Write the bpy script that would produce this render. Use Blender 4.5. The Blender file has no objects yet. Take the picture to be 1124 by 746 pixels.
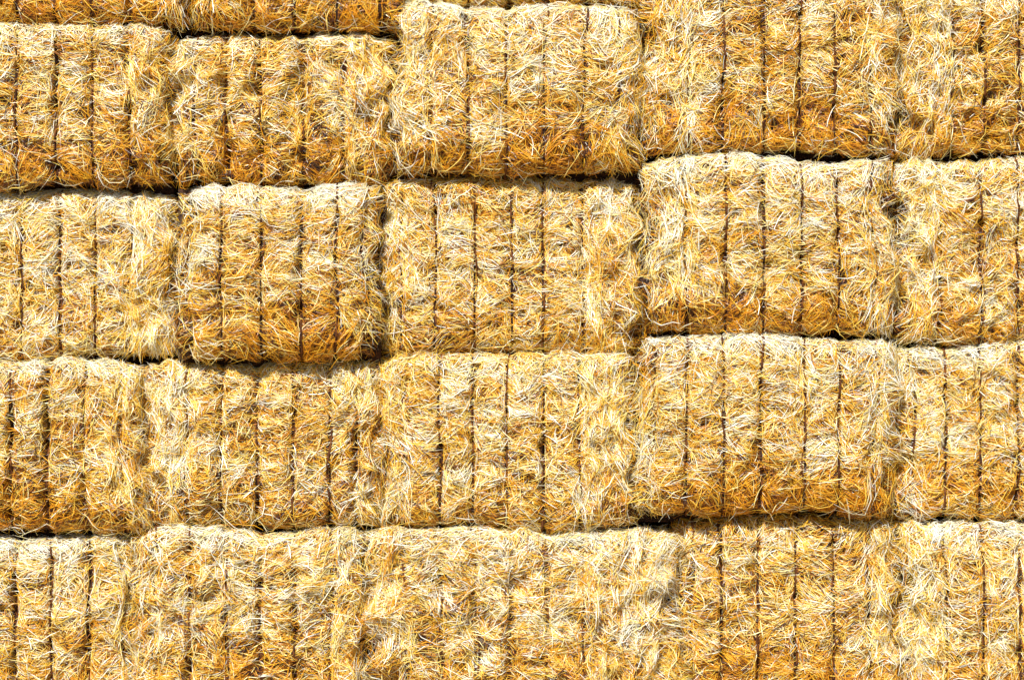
import bpy, math
import numpy as np

scene = bpy.context.scene
S = 200.0            # photo pixels per metre on the wall plane
GY = 775.0           # pixel row of the ground
def X(px): return (px-562.0)/S
def Z(py): return (GY-py)/S

# ------------------------------------------------------------ materials
def new_mat(name):
    m = bpy.data.materials.new(name); m.use_nodes = True
    nt = m.node_tree
    for n in list(nt.nodes): nt.nodes.remove(n)
    return m, nt, nt.nodes, nt.links

def ramp(nd, stops):
    cr = nd.color_ramp
    while len(cr.elements) > 1: cr.elements.remove(cr.elements[-1])
    cr.elements[0].position = stops[0][0]; cr.elements[0].color = (*stops[0][1], 1)
    for p, c in stops[1:]:
        e = cr.elements.new(p); e.color = (*c, 1)

def straw_material():
    m, nt, N, L = new_mat("straw_stalks")
    at = N.new('ShaderNodeAttribute'); at.attribute_name = 'tone'
    tc = N.new('ShaderNodeTexCoord')
    nz = N.new('ShaderNodeTexNoise'); nz.inputs['Scale'].default_value = 38; nz.inputs['Detail'].default_value = 3
    L.new(tc.outputs['Object'], nz.inputs['Vector'])
    ma = N.new('ShaderNodeMath'); ma.operation = 'MULTIPLY_ADD'
    ma.inputs[1].default_value = 0.4; ma.inputs[2].default_value = -0.2
    L.new(nz.outputs['Fac'], ma.inputs[0])
    ad = N.new('ShaderNodeMath'); ad.operation = 'ADD'
    L.new(ma.outputs[0], ad.inputs[0]); L.new(at.outputs['Fac'], ad.inputs[1])
    cr = N.new('ShaderNodeValToRGB')
    ramp(cr, [(0.0, (0.028, 0.007, 0.008)), (0.12, (0.12, 0.034, 0.013)), (0.21, (0.46, 0.150, 0.010)),
              (0.31, (0.90, 0.355, 0.010)), (0.46, (0.99, 0.525, 0.024)), (0.60, (0.99, 0.71, 0.105)),
              (0.74, (0.99, 0.88, 0.40)), (0.88, (0.99, 0.98, 0.87))])
    L.new(ad.outputs[0], cr.inputs[0])
    p = N.new('ShaderNodeBsdfPrincipled'); p.inputs['Roughness'].default_value = 0.34
    p.inputs['Specular IOR Level'].default_value = 0.65
    L.new(cr.outputs[0], p.inputs['Base Color'])
    o = N.new('ShaderNodeOutputMaterial'); L.new(p.outputs[0], o.inputs[0])
    return m

def core_material():
    m, nt, N, L = new_mat("packed_straw")
    tc = N.new('ShaderNodeTexCoord')
    nz = N.new('ShaderNodeTexNoise'); nz.inputs['Scale'].default_value = 45; nz.inputs['Detail'].default_value = 6
    nz.inputs['Distortion'].default_value = 1.5
    L.new(tc.outputs['Object'], nz.inputs['Vector'])
    cr = N.new('ShaderNodeValToRGB')
    ramp(cr, [(0.3, (0.018, 0.006, 0.006)), (0.5, (0.050, 0.018, 0.009)), (0.7, (0.14, 0.052, 0.018))])  # core coloured dark to stand for shade in gaps between stalks
    L.new(nz.outputs['Fac'], cr.inputs[0])
    bp = N.new('ShaderNodeBump'); bp.inputs['Strength'].default_value = 0.9; bp.inputs['Distance'].default_value = 0.02
    L.new(nz.outputs['Fac'], bp.inputs['Height'])
    p = N.new('ShaderNodeBsdfPrincipled'); p.inputs['Roughness'].default_value = 0.85
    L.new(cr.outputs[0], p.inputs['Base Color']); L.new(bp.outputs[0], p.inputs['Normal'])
    o = N.new('ShaderNodeOutputMaterial'); L.new(p.outputs[0], o.inputs[0])
    return m

def twine_material():
    m, nt, N, L = new_mat("baling_twine")
    tc = N.new('ShaderNodeTexCoord')
    nz = N.new('ShaderNodeTexNoise'); nz.inputs['Scale'].default_value = 20; nz.inputs['Detail'].default_value = 4
    L.new(tc.outputs['Object'], nz.inputs['Vector'])
    cr = N.new('ShaderNodeValToRGB')
    ramp(cr, [(0.35, (0.045, 0.015, 0.008)), (0.7, (0.22, 0.075, 0.018))])
    L.new(nz.outputs['Fac'], cr.inputs[0])
    p = N.new('ShaderNodeBsdfPrincipled'); p.inputs['Roughness'].default_value = 0.8
    p.inputs['Specular IOR Level'].default_value = 0.2
    L.new(cr.outputs[0], p.inputs['Base Color'])
    o = N.new('ShaderNodeOutputMaterial'); L.new(p.outputs[0], o.inputs[0])
    return m

def ground_material():
    m, nt, N, L = new_mat("stubble_ground")
    tc = N.new('ShaderNodeTexCoord')
    nz = N.new('ShaderNodeTexNoise'); nz.inputs['Scale'].default_value = 6; nz.inputs['Detail'].default_value = 8
    L.new(tc.outputs['Object'], nz.inputs['Vector'])
    cr = N.new('ShaderNodeValToRGB')
    ramp(cr, [(0.35, (0.12, 0.08, 0.045)), (0.65, (0.42, 0.30, 0.14))])
    L.new(nz.outputs['Fac'], cr.inputs[0])
    p = N.new('ShaderNodeBsdfPrincipled'); p.inputs['Roughness'].default_value = 0.9
    L.new(cr.outputs[0], p.inputs['Base Color'])
    o = N.new('ShaderNodeOutputMaterial'); L.new(p.outputs[0], o.inputs[0])
    return m

M_STRAW, M_CORE, M_TWINE, M_GROUND = straw_material(), core_material(), twine_material(), ground_material()

# ------------------------------------------------------------ helpers
def field(rng, size, n=22, stretch=1.0):
    ang = rng.uniform(0, 2*np.pi, n); k = 2*np.pi/size*rng.uniform(0.45, 1.5, n)
    kx, kz, ph = k*np.cos(ang), k*np.sin(ang)/stretch, rng.uniform(0, 2*np.pi, n)
    def f(a, b):
        out = np.zeros(np.shape(a))
        for i in range(n): out += np.cos(kx[i]*a + kz[i]*b + ph[i])
        return out*math.sqrt(2.0/n)
    return f

def bend(t, half, r):
    s = np.abs(t); sg = np.sign(t); d = s-(half-r); arc = r*np.pi/2
    ang = np.clip(d/r, 0, np.pi/2)
    pos = np.where(d <= 0, s, half-r+r*np.sin(ang))
    dep = np.where(d <= 0, 0, r*(1-np.cos(ang))+np.maximum(0, d-arc))
    return pos*sg, dep, ang*sg

class Surf:
    def __init__(s, rng, w, h, tw, rt, rb, rs, bulge, groove, ragged):
        s.w, s.h, s.tw = w, h, np.array(sorted(tw)); s.rt, s.rb, s.rs = rt, rb, rs
        s.bulge, s.groove = bulge, groove
        s.f1 = field(rng, 0.45); s.f2 = field(rng, 0.14); s.f3 = field(rng, 0.055); s.fg = field(rng, 0.35)
        s.f4 = field(rng, 0.10, stretch=2.2); s.f5 = field(rng, 0.075, stretch=1.5)
        s.wx = field(rng, 0.55, n=8); s.wz = field(rng, 0.8, n=8)
        s.ragged = ragged
        s.wob = [field(rng, 0.45) for _ in tw]
        s.lean = [rng.normal(0, 0.009) for _ in tw]
        s.gs = rng.uniform(0.35, 1.55, len(tw))
    def twx(s, i, b):
        return s.tw[i] + 0.0075*s.wob[i](0*b, b) + s.lean[i]*b/(s.h/2)
    def gmask(s, a, b, scaled=False):
        g = np.zeros(np.shape(a))
        for i in range(len(s.tw)):
            d = np.abs(a-s.twx(i, b))
            e = 0.85*np.exp(-(d/0.014)**2) + 0.34*np.exp(-(d/0.038)**2)
            g = np.maximum(g, e*(s.gs[i] if scaled else 1))
        return np.minimum(g, 1.8)
    def flank(s, a):
        return np.clip((s.tw.min()-0.03-a)/0.04, 0, 1) + np.clip((a-s.tw.max()-0.03)/0.04, 0, 1)
    def pit(s, a, b):
        return np.clip(s.f5(a, b) - 1.05 + 0.60*s.flank(a), 0, 1)
    def P(s, a, b):
        x, da, aa = bend(a, s.w/2, s.rs)
        zt, dt, at = bend(b, s.h/2, s.rt); zb, db_, ab = bend(b, s.h/2, s.rb)
        up = b > 0
        z = np.where(up, zt, zb); d = np.where(up, dt, db_); an = np.where(up, at, ab)
        n = np.stack([np.sin(aa), -np.cos(aa)*np.cos(an), np.sin(an)], -1)
        n /= np.linalg.norm(n, axis=-1, keepdims=True)
        fl = s.flank(a)
        edge = np.clip((np.abs(a)-(s.w/2-0.2))/0.2, 0, 1)
        D = s.bulge*(1-np.clip(np.abs(b)/(s.h/2), 0, 1)**3)*(1-edge*0.8)
        low = np.where(np.abs(an) > 0.5, 0.35, 1.0)
        D2 = (0.010*s.f1(a, b) + 0.008*s.ragged*s.f2(a, b) + 0.020*fl*s.ragged**0.5*s.f4(a, b) - 0.034*s.pit(a, b))*low + 0.005*s.f3(a, b)
        D2 = np.where(np.abs(aa) > 0.9, np.maximum(D2, -0.006), D2)
        D = D + D2 - s.gmask(a, b, True)*s.groove*np.clip(0.90+0.45*s.fg(a, b), 0.1, 1.6)*np.where(np.abs(an) > 0.6, 0.25, 1.0)
        zz = np.clip(z, -s.h/2, s.h/2)
        x = x + 0.012*s.wx(np.sign(a)*3.0, zz)*np.clip(np.abs(a)/(s.w/2), 0, 1)**2
        z = z + 0.011*s.wz(x, np.sign(b)*3.0)*np.clip(np.abs(b)/(s.h/2), 0, 1)**2
        z = z - 0.018*np.clip(b/(s.h/2), 0, 1)**2*edge**2
        p = np.stack([x, da+d, z], -1) + n*D[..., None]
        return p, n

def build_mesh(name, V, F, mats, matidx=None, tone=None, smooth=False):
    me = bpy.data.meshes.new(name)
    V = np.asarray(V, dtype=np.float32); F = np.asarray(F, dtype=np.int32)
    me.vertices.add(len(V)); me.vertices.foreach_set('co', V.ravel())
    me.loops.add(F.size); me.loops.foreach_set('vertex_index', F.ravel())
    me.polygons.add(len(F))
    me.polygons.foreach_set('loop_start', np.arange(0, F.size, 4, dtype=np.int32))
    me.polygons.foreach_set('loop_total', np.full(len(F), 4, dtype=np.int32))
    for m in mats: me.materials.append(m)
    if matidx is not None: me.polygons.foreach_set('material_index', matidx.astype(np.int32))
    if tone is not None:
        at = me.attributes.new('tone', 'FLOAT', 'POINT'); at.data.foreach_set('value', tone.astype(np.float32))
    me.update(calc_edges=True)
    if smooth: me.polygons.foreach_set('use_smooth', np.ones(len(F), dtype=bool))
    return me

def core_geo(sf, rng, gx, gz):
    ea, eb = 0.33, 0.33
    A = np.arange(-sf.w/2-ea, sf.w/2+ea+1e-6, 0.012); B = np.arange(-sf.h/2-eb, sf.h/2+eb+1e-6, 0.02)
    AA, BB = np.meshgrid(A, B, indexing='ij')
    P, n = sf.P(AA, BB); V = P.reshape(-1, 3)
    na, nb = len(A), len(B)
    I = np.arange(na*nb).reshape(na, nb)
    F = np.stack([I[:-1, :-1], I[1:, :-1], I[1:, 1:], I[:-1, 1:]], -1).reshape(-1, 4)
    e = rng.uniform(0.002, 0.012, 4)
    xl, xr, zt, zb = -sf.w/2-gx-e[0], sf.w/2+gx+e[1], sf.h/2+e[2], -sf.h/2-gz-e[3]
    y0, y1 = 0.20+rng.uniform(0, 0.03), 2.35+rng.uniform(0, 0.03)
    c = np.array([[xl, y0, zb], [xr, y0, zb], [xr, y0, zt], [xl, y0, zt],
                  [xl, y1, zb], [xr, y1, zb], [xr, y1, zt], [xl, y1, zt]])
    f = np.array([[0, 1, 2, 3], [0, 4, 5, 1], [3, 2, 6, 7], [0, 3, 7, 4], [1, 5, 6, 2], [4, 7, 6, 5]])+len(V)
    return np.vstack([V, c]), np.vstack([F, f])

NS = 5
def ribbons(sf, rng, a, b, th, L, width, kap, h0, slope, curl, tone, roll, droop=0.0, conf=None):
    n = len(a); t = np.linspace(-0.5, 0.5, NS)[None, :]
    l = t*L[:, None]
    ca, sa = np.cos(th)[:, None], np.sin(th)[:, None]
    side = 0.5*kap[:, None]*l*l
    A = a[:, None] + l*ca - side*sa
    B = b[:, None] + l*sa + side*ca
    if conf is not None:
        lo, hi = conf; A = np.clip(A, lo[:, None], hi[:, None])
    P, N = sf.P(A, B)
    g = sf.gmask(A, B)
    H = h0[:, None] + slope[:, None]*l + curl[:, None]*(t*2)**2
    H = np.maximum(H, -0.004)*(1-0.45*np.clip(g, 0, 1))+0.003
    P = P + N*H[..., None]
    P[..., 2] -= droop*np.abs(H)*0.5
    T = np.gradient(P, axis=1); T /= (np.linalg.norm(T, axis=-1, keepdims=True)+1e-9)
    Sd = np.cross(T, N); Sd /= (np.linalg.norm(Sd, axis=-1, keepdims=True)+1e-9)
    W = Sd*np.cos(roll)[:, None, None] + N*np.sin(roll)[:, None, None]
    taper = np.array([0.5, 1, 1, 1, 0.4])[None, :, None]
    hw = 0.5*width[:, None, None]*taper
    V = np.stack([P-W*hw, P+W*hw], 2)
    idx = np.arange(n*NS*2).reshape(n, NS, 2)
    F = np.stack([idx[:, :-1, 0], idx[:, :-1, 1], idx[:, 1:, 1], idx[:, 1:, 0]], -1).reshape(-1, 4)
    tv = np.repeat(tone, NS*2)
    return V.reshape(-1, 3), F, tv

def face_straw(sf, rng, density, tonebias, amber, cover, weather, lip_light):
    w, h = sf.w, sf.h
    n = int(density*(w+0.06)*(h+0.10))
    nc = n//24
    bt, bb = h/2+0.10, -h/2-0.02
    ax = w/2+0.03
    ca = rng.uniform(-ax, ax, nc); cb = rng.uniform(bb, bt, nc)
    fo = field(rng, 0.20); fo2 = field(rng, 0.35); ft = field(rng, 0.12); ft2 = field(rng, 0.40); fd = field(rng, 0.06)
    fw = field(rng, 0.085, stretch=1.8); fj = field(rng, 0.12)
    lo_t, hi_t = sf.tw.min(), sf.tw.max()
    tw = np.concatenate([[-ax], sf.tw, [ax]])
    def sweep(a, b):
        ci = np.clip(np.searchsorted(tw, a)-1, 0, len(tw)-2)
        mid = (tw[ci]+tw[ci+1])/2; hw = (tw[ci+1]-tw[ci])/2
        return -0.75*(a-mid)/hw*np.clip(0.5+fo2(a*0, b+ci*3.7), -1.2, 1.6) + 0.40*fo(a, b)
    cth = sweep(ca, cb) + rng.normal(0, 0.30, nc)
    cto = rng.normal(0, 0.16, nc) + 0.11*ft(ca, cb)
    ckap = rng.normal(0, 5.5, nc)
    k = rng.integers(0, nc, n)
    loose = rng.random(n) < 0.26
    a = np.where(loose, rng.uniform(-ax, ax, n), ca[k]+rng.normal(0, 0.038, n))
    b = np.where(loose, rng.uniform(bb, bt, n), cb[k]+rng.normal(0, 0.014, n))
    keep = (fd(a, b) > -0.80) | (rng.random(n) < 0.20)
    joint = np.abs(a) > w/2-0.02
    keep &= ~joint | (rng.random(n) < np.clip(0.45+0.45*fj(a, b), 0.03, 1))
    pit = sf.pit(a, b)
    keep &= rng.random(n) > 0.6*np.clip(pit*2, 0, 1)
    th = np.where(loose, sweep(a, b)+rng.normal(0, 0.65, n), cth[k]+rng.normal(0, 0.15, n))
    flank = (a < lo_t-0.03) | (a > hi_t+0.03)
    vert = rng.random(n) < 0.75
    th = np.where(flank & vert, np.pi/2 + th*0.95, th)
    L = rng.gamma(5, 0.026, n).clip(0.035, 0.32); L = np.where(flank, L*1.2, L)
    width = rng.uniform(0.0016, 0.0040, n)
    kap = np.where(loose, rng.normal(0, 5, n), ckap[k]+rng.normal(0, 1.5, n))
    tw9 = np.concatenate([[-9], sf.tw, [9]])
    ci = np.clip(np.searchsorted(tw9, a)-1, 0, len(tw9)-2)
    lo, hi = tw9[ci]+0.0065, tw9[ci+1]-0.0065
    vz = b/(h/2)
    cov = cover*(1+2.0*np.clip((vz-0.6)/0.3, 0, 1))
    cross = rng.random(n) < cov
    lo = np.where(cross, -9, lo); hi = np.where(cross, 9, hi)
    he = np.abs(np.cos(th))*L/2
    half = (hi-lo)/2*0.98
    L = np.where(he > half, L*half/np.maximum(he, 1e-6), L); he = np.minimum(he, half)
    a = np.clip(a, lo+he*0.85, hi-he*0.85)
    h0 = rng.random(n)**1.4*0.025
    slope = rng.normal(0, 0.075, n)
    curl = np.where(rng.random(n) < 0.08, rng.uniform(0.0, 0.022, n), 0.0)
    tone = 0.485 + np.where(loose, rng.normal(0, 0.21, n), cto[k]+rng.normal(0, 0.13, n)) + 0.065*ft2(a, b)
    tone += np.where(flank, 0.06+0.13*fw(a, b), 0)
    tone += tonebias + 0.06*np.clip(vz, -1, 1) + lip_light*np.clip((vz-0.80)/0.12, 0, 1)*np.clip(0.75+0.5*fj(a, b*0), 0, 1.3)  # upper face brightened in colour; lip paints caught light, shade if negative
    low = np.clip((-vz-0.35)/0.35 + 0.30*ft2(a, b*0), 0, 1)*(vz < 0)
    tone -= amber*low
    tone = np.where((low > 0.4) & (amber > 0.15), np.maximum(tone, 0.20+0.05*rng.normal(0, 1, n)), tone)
    tone -= weather*np.clip(fw(a, b)-0.4, 0, 1.2)*(1+0.6*np.exp(-((vz+0.1)/0.4)**2))
    tone += (h0-0.0095)*15.0  # buried stalks painted darker to deepen the shade between layers
    tone -= 0.32*pit  # shade of the hollows painted into the straw tone
    tone -= 0.22*np.clip((np.abs(a)-(w/2-0.05))/0.05, 0, 1)  # joint shade painted along the bale's side edges
    tone -= 0.10*np.exp(-(np.min(np.abs(a[:, None]-sf.tw[None, :]), axis=1)/0.015)**2)  # groove shade painted onto stalks beside the twines
    dk = rng.random(n) < 0.10
    tone = np.where(dk, rng.uniform(0.02, 0.20, n), tone)
    tone = np.clip(tone, 0.03, 0.99)
    roll = rng.normal(0, 0.40, n)
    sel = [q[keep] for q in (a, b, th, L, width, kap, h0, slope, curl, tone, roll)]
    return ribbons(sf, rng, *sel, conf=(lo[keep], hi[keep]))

def wisp_straw(sf, rng, count, lip_light):
    w, h = sf.w, sf.h
    n1, n2, n3, n4 = int(count*0.63), int(count*0.22), int(count*0.04), int(count*0.11)
    nl = 36
    lsg = rng.choice([-1, 1], nl); lfr = rng.random(nl)**1.25
    led = np.where(lsg < 0, max(0.06, sf.tw.min()+w/2), max(0.06, w/2-sf.tw.max()))
    la = lsg*(w/2+0.030 - lfr*(led+0.05)); lb = rng.uniform(-h/2+0.05, h/2, nl); lt = rng.normal(0, 0.50, nl)
    ltone = rng.normal(0, 0.15, nl)
    q = rng.integers(0, nl, n1)
    a1 = la[q]+rng.normal(0, 0.028, n1); b1 = lb[q]+rng.normal(0, 0.05, n1)
    t1 = np.pi/2+lt[q]+rng.normal(0, 0.33, n1)
    a2 = rng.uniform(-w/2+0.03, w/2-0.03, n2); b2 = h/2+rng.normal(0.02, 0.03, n2); t2 = rng.normal(0, 0.5, n2)
    a3 = rng.uniform(-w/2, w/2, n3); b3 = -h/2+rng.normal(0.03, 0.02, n3); t3 = rng.normal(0, 0.8, n3)
    a4 = rng.uniform(-w/2+0.05, w/2-0.05, n4); b4 = rng.uniform(-h/2+0.1, h/2, n4); t4 = rng.uniform(0, np.pi, n4)
    a = np.concatenate([a1, a2, a3, a4]); b = np.concatenate([b1, b2, b3, b4]); th = np.concatenate([t1, t2, t3, t4])
    n = len(a)
    L = rng.uniform(0.07, 0.25, n); L[n1+n2+n3:] *= 0.6; L[n1:n1+n2] *= 0.75
    tone = rng.normal(0.69, 0.17, n); tone[n1:n1+n2] += 0.6*lip_light; tone[:n1] += ltone[q]
    return ribbons(sf, rng, a, b, th, L, rng.uniform(0.0022, 0.0046, n), rng.normal(0, 6, n),
                   rng.uniform(0.008, 0.032, n), rng.normal(0, 0.10, n), rng.uniform(-0.01, 0.024, n),
                   np.clip(tone, 0.1, 0.99), rng.normal(0, 0.45, n), droop=0.6)

def twine_geo(sf, rng, i):
    hb = sf.h/2
    b = np.linspace(-hb-0.30, hb+0.30, 110)
    a = sf.twx(i, b)
    P, N = sf.P(a, b)
    fb = field(rng, 0.30, n=8)
    P = P + N*(0.0115 + 0.006*np.clip(fb(a*0, b), -1.8, 1.0))[:, None]
    top = P[-1]; bot = P[0]
    yb = 2.40
    extra_t = np.array([[top[0], y, top[2]] for y in np.linspace(top[1]+0.2, yb, 8)])
    extra_b = np.array([[bot[0], y, bot[2]] for y in np.linspace(bot[1]+0.2, yb, 8)])
    path = np.vstack([extra_b[::-1], P, extra_t])
    T = np.gradient(path, axis=0); T /= np.linalg.norm(T, axis=1, keepdims=True)
    U = np.tile(np.array([1.0, 0, 0]), (len(path), 1)); Vv = np.cross(T, U); Vv /= np.linalg.norm(Vv, axis=1, keepdims=True)
    k = 6; r = 0.0045 + 0.0018*min(1.3, sf.gs[i])
    th = np.linspace(0, 2*np.pi, k, endpoint=False)
    ring = path[:, None, :] + r*(np.cos(th)[None, :, None]*U[:, None, :] + np.sin(th)[None, :, None]*Vv[:, None, :])
    m = len(path); idx = np.arange(m*k).reshape(m, k)
    F = np.stack([idx[:-1], np.roll(idx, -1, 1)[:-1], np.roll(idx, -1, 1)[1:], idx[1:]], -1).reshape(-1, 4)
    F = np.vstack([F, [[idx[0, 0], idx[0, 1], idx[0, 2], idx[0, 3]], [idx[0, 0], idx[0, 3], idx[0, 4], idx[0, 5]],
                       [idx[0-1, 3], idx[-1, 2], idx[-1, 1], idx[-1, 0]], [idx[-1, 5], idx[-1, 4], idx[-1, 3], idx[-1, 0]]]])
    return ring.reshape(-1, 3), F

COL = bpy.context.collection
def add_bale(seed, px0, px1, py0, py1, twines, out=0.0, tone=0.0, label="", ragged=1.0, groove=0.029,
             rt=0.070, rb=0.10, rs=0.11, bulge=0.025, density=17500, wisps=1700, amber=0.16, cover=0.09, gap=9, side=3,
             weather=0.14, lip_light=0.26):
    rng = np.random.default_rng(seed)
    py1 = py1 - gap; px0 += side; px1 -= side
    w, h = (px1-px0)/S, (py1-py0)/S
    cx, cz = X((px0+px1)/2), Z((py0+py1)/2)
    tw = [X(t)-cx for t in twines]
    sf = Surf(rng, w, h, tw, rt, rb, rs, bulge, groove, ragged)
    V1, F1 = core_geo(sf, rng, side/S, gap/S)
    V2, F2, t2 = face_straw(sf, rng, density, tone, amber, cover, weather, lip_light)
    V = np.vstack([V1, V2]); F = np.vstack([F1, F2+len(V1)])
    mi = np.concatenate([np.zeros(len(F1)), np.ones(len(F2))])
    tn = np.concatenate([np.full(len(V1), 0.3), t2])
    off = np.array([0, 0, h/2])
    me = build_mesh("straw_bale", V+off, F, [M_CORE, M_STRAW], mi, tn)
    ob = bpy.data.objects.new("straw_bale", me); COL.objects.link(ob)
    ob.location = (cx, -out, cz-h/2)
    ob["label"] = label; ob["category"] = "straw bale"; ob["group"] = "straw bales stacked in a wall"
    V3, F3, t3 = wisp_straw(sf, rng, wisps, lip_light)
    m3 = build_mesh("loose_straw", V3+off, F3, [M_STRAW], None, t3)
    o3 = bpy.data.objects.new("loose_straw", m3); COL.objects.link(o3); o3.parent = ob
    for i in range(len(tw)):
        Vt, Ft = twine_geo(sf, rng, i)
        mt = build_mesh("twine", Vt+off, Ft, [M_TWINE], smooth=True)
        ot = bpy.data.objects.new("twine", mt); COL.objects.link(ot); ot.parent = ob
    return ob

def seq(a, b, n): return list(np.linspace(a, b, n))

BALES = [
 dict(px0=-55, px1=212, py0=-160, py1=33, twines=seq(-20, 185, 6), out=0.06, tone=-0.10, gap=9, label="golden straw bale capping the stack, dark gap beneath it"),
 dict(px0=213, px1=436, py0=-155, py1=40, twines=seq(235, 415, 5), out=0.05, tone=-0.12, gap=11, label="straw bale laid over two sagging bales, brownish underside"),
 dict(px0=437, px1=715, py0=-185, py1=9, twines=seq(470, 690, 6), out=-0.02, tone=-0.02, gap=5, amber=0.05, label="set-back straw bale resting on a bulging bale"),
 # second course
 dict(px0=-75, px1=184, py0=28, py1=214, twines=[-58, -18, 22, 65, 104, 143], out=0.07, tone=-0.02, amber=0.27, gap=12, weather=0.30, groove=0.038, lip_light=0.22, label="straw bale with deep twine grooves and orange lower edge"),
 dict(px0=186, px1=431, py0=40, py1=211, twines=[214, 249, 287, 333, 377], out=0.01, tone=-0.03, ragged=1.9, amber=0.25, cover=0.20, gap=11, weather=0.30, groove=0.038, lip_light=0.18, label="sagging straw bale with ragged loose ends and dark grooves"),
 dict(px0=435, px1=702, py0=10, py1=199, twines=[474, 514, 556, 597, 640, 676], out=0.10, tone=0.03, bulge=0.05, amber=0.34, gap=10, rt=0.085, rb=0.13, rs=0.13, cover=0.18, side=4, lip_light=0.28, label="bulging straw bale standing proud of its neighbours"),
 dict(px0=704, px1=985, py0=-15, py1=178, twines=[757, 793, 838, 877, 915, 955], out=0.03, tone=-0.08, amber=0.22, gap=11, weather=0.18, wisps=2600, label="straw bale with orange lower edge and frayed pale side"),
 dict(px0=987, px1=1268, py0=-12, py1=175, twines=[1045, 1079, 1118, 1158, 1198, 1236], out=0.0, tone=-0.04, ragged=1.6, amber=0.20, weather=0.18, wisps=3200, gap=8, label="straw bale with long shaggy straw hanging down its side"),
 # third course
 dict(px0=-88, px1=196, py0=214, py1=401, twines=[-58, -18, 23, 65, 104, 143], out=-0.04, tone=0.06, groove=0.018, amber=0.05, wisps=2700, lip_light=0.15, label="pale straw bale with faint twine lines, slightly set back"),
 dict(px0=196, px1=416, py0=209, py1=403, twines=[211, 246, 290, 333, 371, 401], out=0.14, tone=0.0, groove=0.048, gap=12, amber=0.28, rb=0.13, rt=0.08, rs=0.10, bulge=0.035, side=6, weather=0.18, wisps=800, lip_light=0.30, label="straw bale with rounded top and deep dark twine grooves"),
 dict(px0=416, px1=706, py0=197, py1=396, twines=[441, 478, 521, 562, 596, 640], out=-0.04, tone=0.01, groove=0.025, amber=0.08, lip_light=-0.16, wisps=2400, label="straw bale shaded along its top under a bulging bale"),
 dict(px0=708, px1=981, py0=178, py1=376, twines=[752, 795, 836, 877, 917, 955], out=0.10, tone=0.03, amber=0.24, gap=12, rb=0.12, rt=0.08, rs=0.13, bulge=0.035, side=4, lip_light=0.30, groove=0.032, label="straw bale with pale lit top edge over a dark gap"),
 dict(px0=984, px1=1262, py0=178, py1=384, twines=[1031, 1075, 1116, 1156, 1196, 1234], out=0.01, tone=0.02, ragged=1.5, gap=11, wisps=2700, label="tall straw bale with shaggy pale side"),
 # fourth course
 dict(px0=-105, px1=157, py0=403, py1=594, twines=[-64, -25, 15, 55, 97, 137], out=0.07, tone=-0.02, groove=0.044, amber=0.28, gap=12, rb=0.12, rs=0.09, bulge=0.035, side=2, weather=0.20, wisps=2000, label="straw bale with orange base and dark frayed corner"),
 dict(px0=156, px1=418, py0=399, py1=584, twines=[205, 243, 282, 322, 362, 391], out=0.0, tone=-0.01, ragged=1.4, amber=0.10, lip_light=-0.05, side=2, weather=0.20, wisps=2700, label="straw bale with loose diagonal stalks across one side"),
 dict(px0=421, px1=700, py0=393, py1=585, twines=[443, 482, 519, 556, 597, 636], out=0.01, tone=0.03, amber=0.14, lip_light=0.0, wisps=2300, label="evenly tied straw bale with orange frayed corner"),
 dict(px0=703, px1=982, py0=372, py1=573, twines=[716, 752, 792, 832, 880, 917, 957], out=0.11, tone=0.01, bulge=0.05, amber=0.34, gap=11, rt=0.085, rb=0.13, rs=0.13, side=4, lip_light=0.30, label="protruding straw bale with seven twines and rounded bright top"),
 dict(px0=985, px1=1262, py0=382, py1=578, twines=[1003, 1037, 1075, 1116, 1156, 1196], out=0.01, tone=0.01, wisps=2300, label="straw bale with fluffy pale top edge"),
 # bottom course
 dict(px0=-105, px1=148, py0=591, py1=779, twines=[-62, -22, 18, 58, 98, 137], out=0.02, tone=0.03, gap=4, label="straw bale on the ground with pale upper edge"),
 dict(px0=150, px1=399, py0=584, py1=779, twines=[172, 210, 250, 287, 325, 365], out=0.05, tone=0.02, ragged=1.8, gap=4, cover=0.25, weather=0.30, wisps=2200, lip_light=0.18, label="straw bale on the ground with tousled pale face"),
 dict(px0=401, px1=742, py0=584, py1=779, twines=[445, 485, 522, 560, 600, 640], out=0.02, tone=0.06, ragged=1.8, gap=4, groove=0.030, cover=0.33, wisps=3400, weather=0.36, lip_light=0.18, label="wide tousled straw bale on the ground, twines half hidden"),
 dict(px0=745, px1=990, py0=570, py1=779, twines=[760, 792, 832, 873, 915, 955], out=-0.03, tone=-0.04, gap=4, groove=0.022, lip_light=-0.22, label="set-back straw bale on the ground with shaded top"),
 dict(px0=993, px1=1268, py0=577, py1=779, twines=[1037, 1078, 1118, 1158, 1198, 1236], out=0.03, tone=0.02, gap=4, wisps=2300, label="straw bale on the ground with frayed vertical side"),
]
for i, kw in enumerate(BALES):
    add_bale(100+i, **kw)

# ------------------------------------------------------------ ground
g = 200.0
V = np.array([[-g, -g, 0], [g, -g, 0], [g, g, 0], [-g, g, 0]])
me = build_mesh("ground", V, np.array([[0, 1, 2, 3]]), [M_GROUND])
go = bpy.data.objects.new("ground", me); COL.objects.link(go)
go["kind"] = "structure"; go["label"] = "straw-littered bare field ground under the bales"; go["category"] = "ground"

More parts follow.
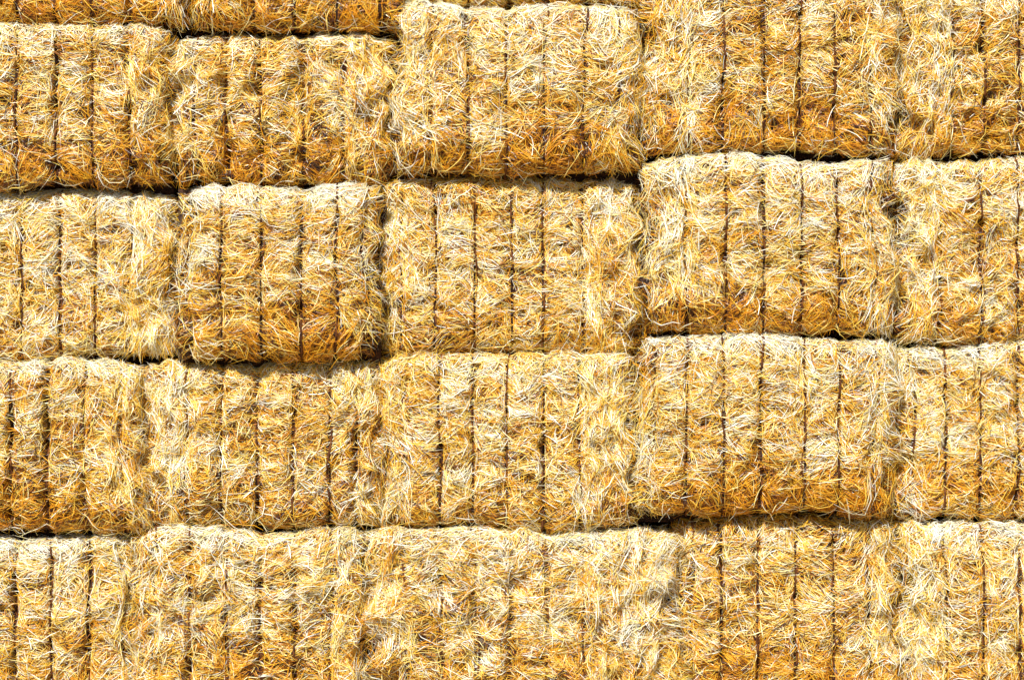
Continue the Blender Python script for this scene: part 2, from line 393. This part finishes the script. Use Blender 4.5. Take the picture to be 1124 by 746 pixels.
# ------------------------------------------------------------ light
EL, AZ = 42, -15
w = bpy.data.worlds.new("World"); scene.world = w; w.use_nodes = True
nt = w.node_tree; bg = nt.nodes['Background']
sky = nt.nodes.new('ShaderNodeTexSky'); sky.sky_type = 'NISHITA'; sky.sun_disc = False
sky.sun_elevation = math.radians(EL); sky.sun_rotation = math.radians(180-AZ)
nt.links.new(sky.outputs[0], bg.inputs[0]); bg.inputs[1].default_value = 0.08
sl = bpy.data.lights.new("sun", 'SUN'); sl.energy = 5.0; sl.angle = math.radians(0.8); sl.color = (1.0, 0.965, 0.88)
so = bpy.data.objects.new("sun", sl); COL.objects.link(so)
so.rotation_euler = (math.radians(90-EL), 0, math.radians(AZ)); so.location = (-5, -10, 12)

# ------------------------------------------------------------ camera
cam = bpy.data.cameras.new("camera"); co = bpy.data.objects.new("camera", cam); COL.objects.link(co)
cam.lens = 85; cam.sensor_width = 36; cam.clip_end = 1000
D = (1124/S)*85/36
co.location = (0, -D, Z(373)); co.rotation_euler = (math.radians(90), 0, 0)
scene.camera = co
scene.view_settings.view_transform = 'Standard'; scene.view_settings.look = 'None'
scene.view_settings.exposure = 0; scene.view_settings.gamma = 1
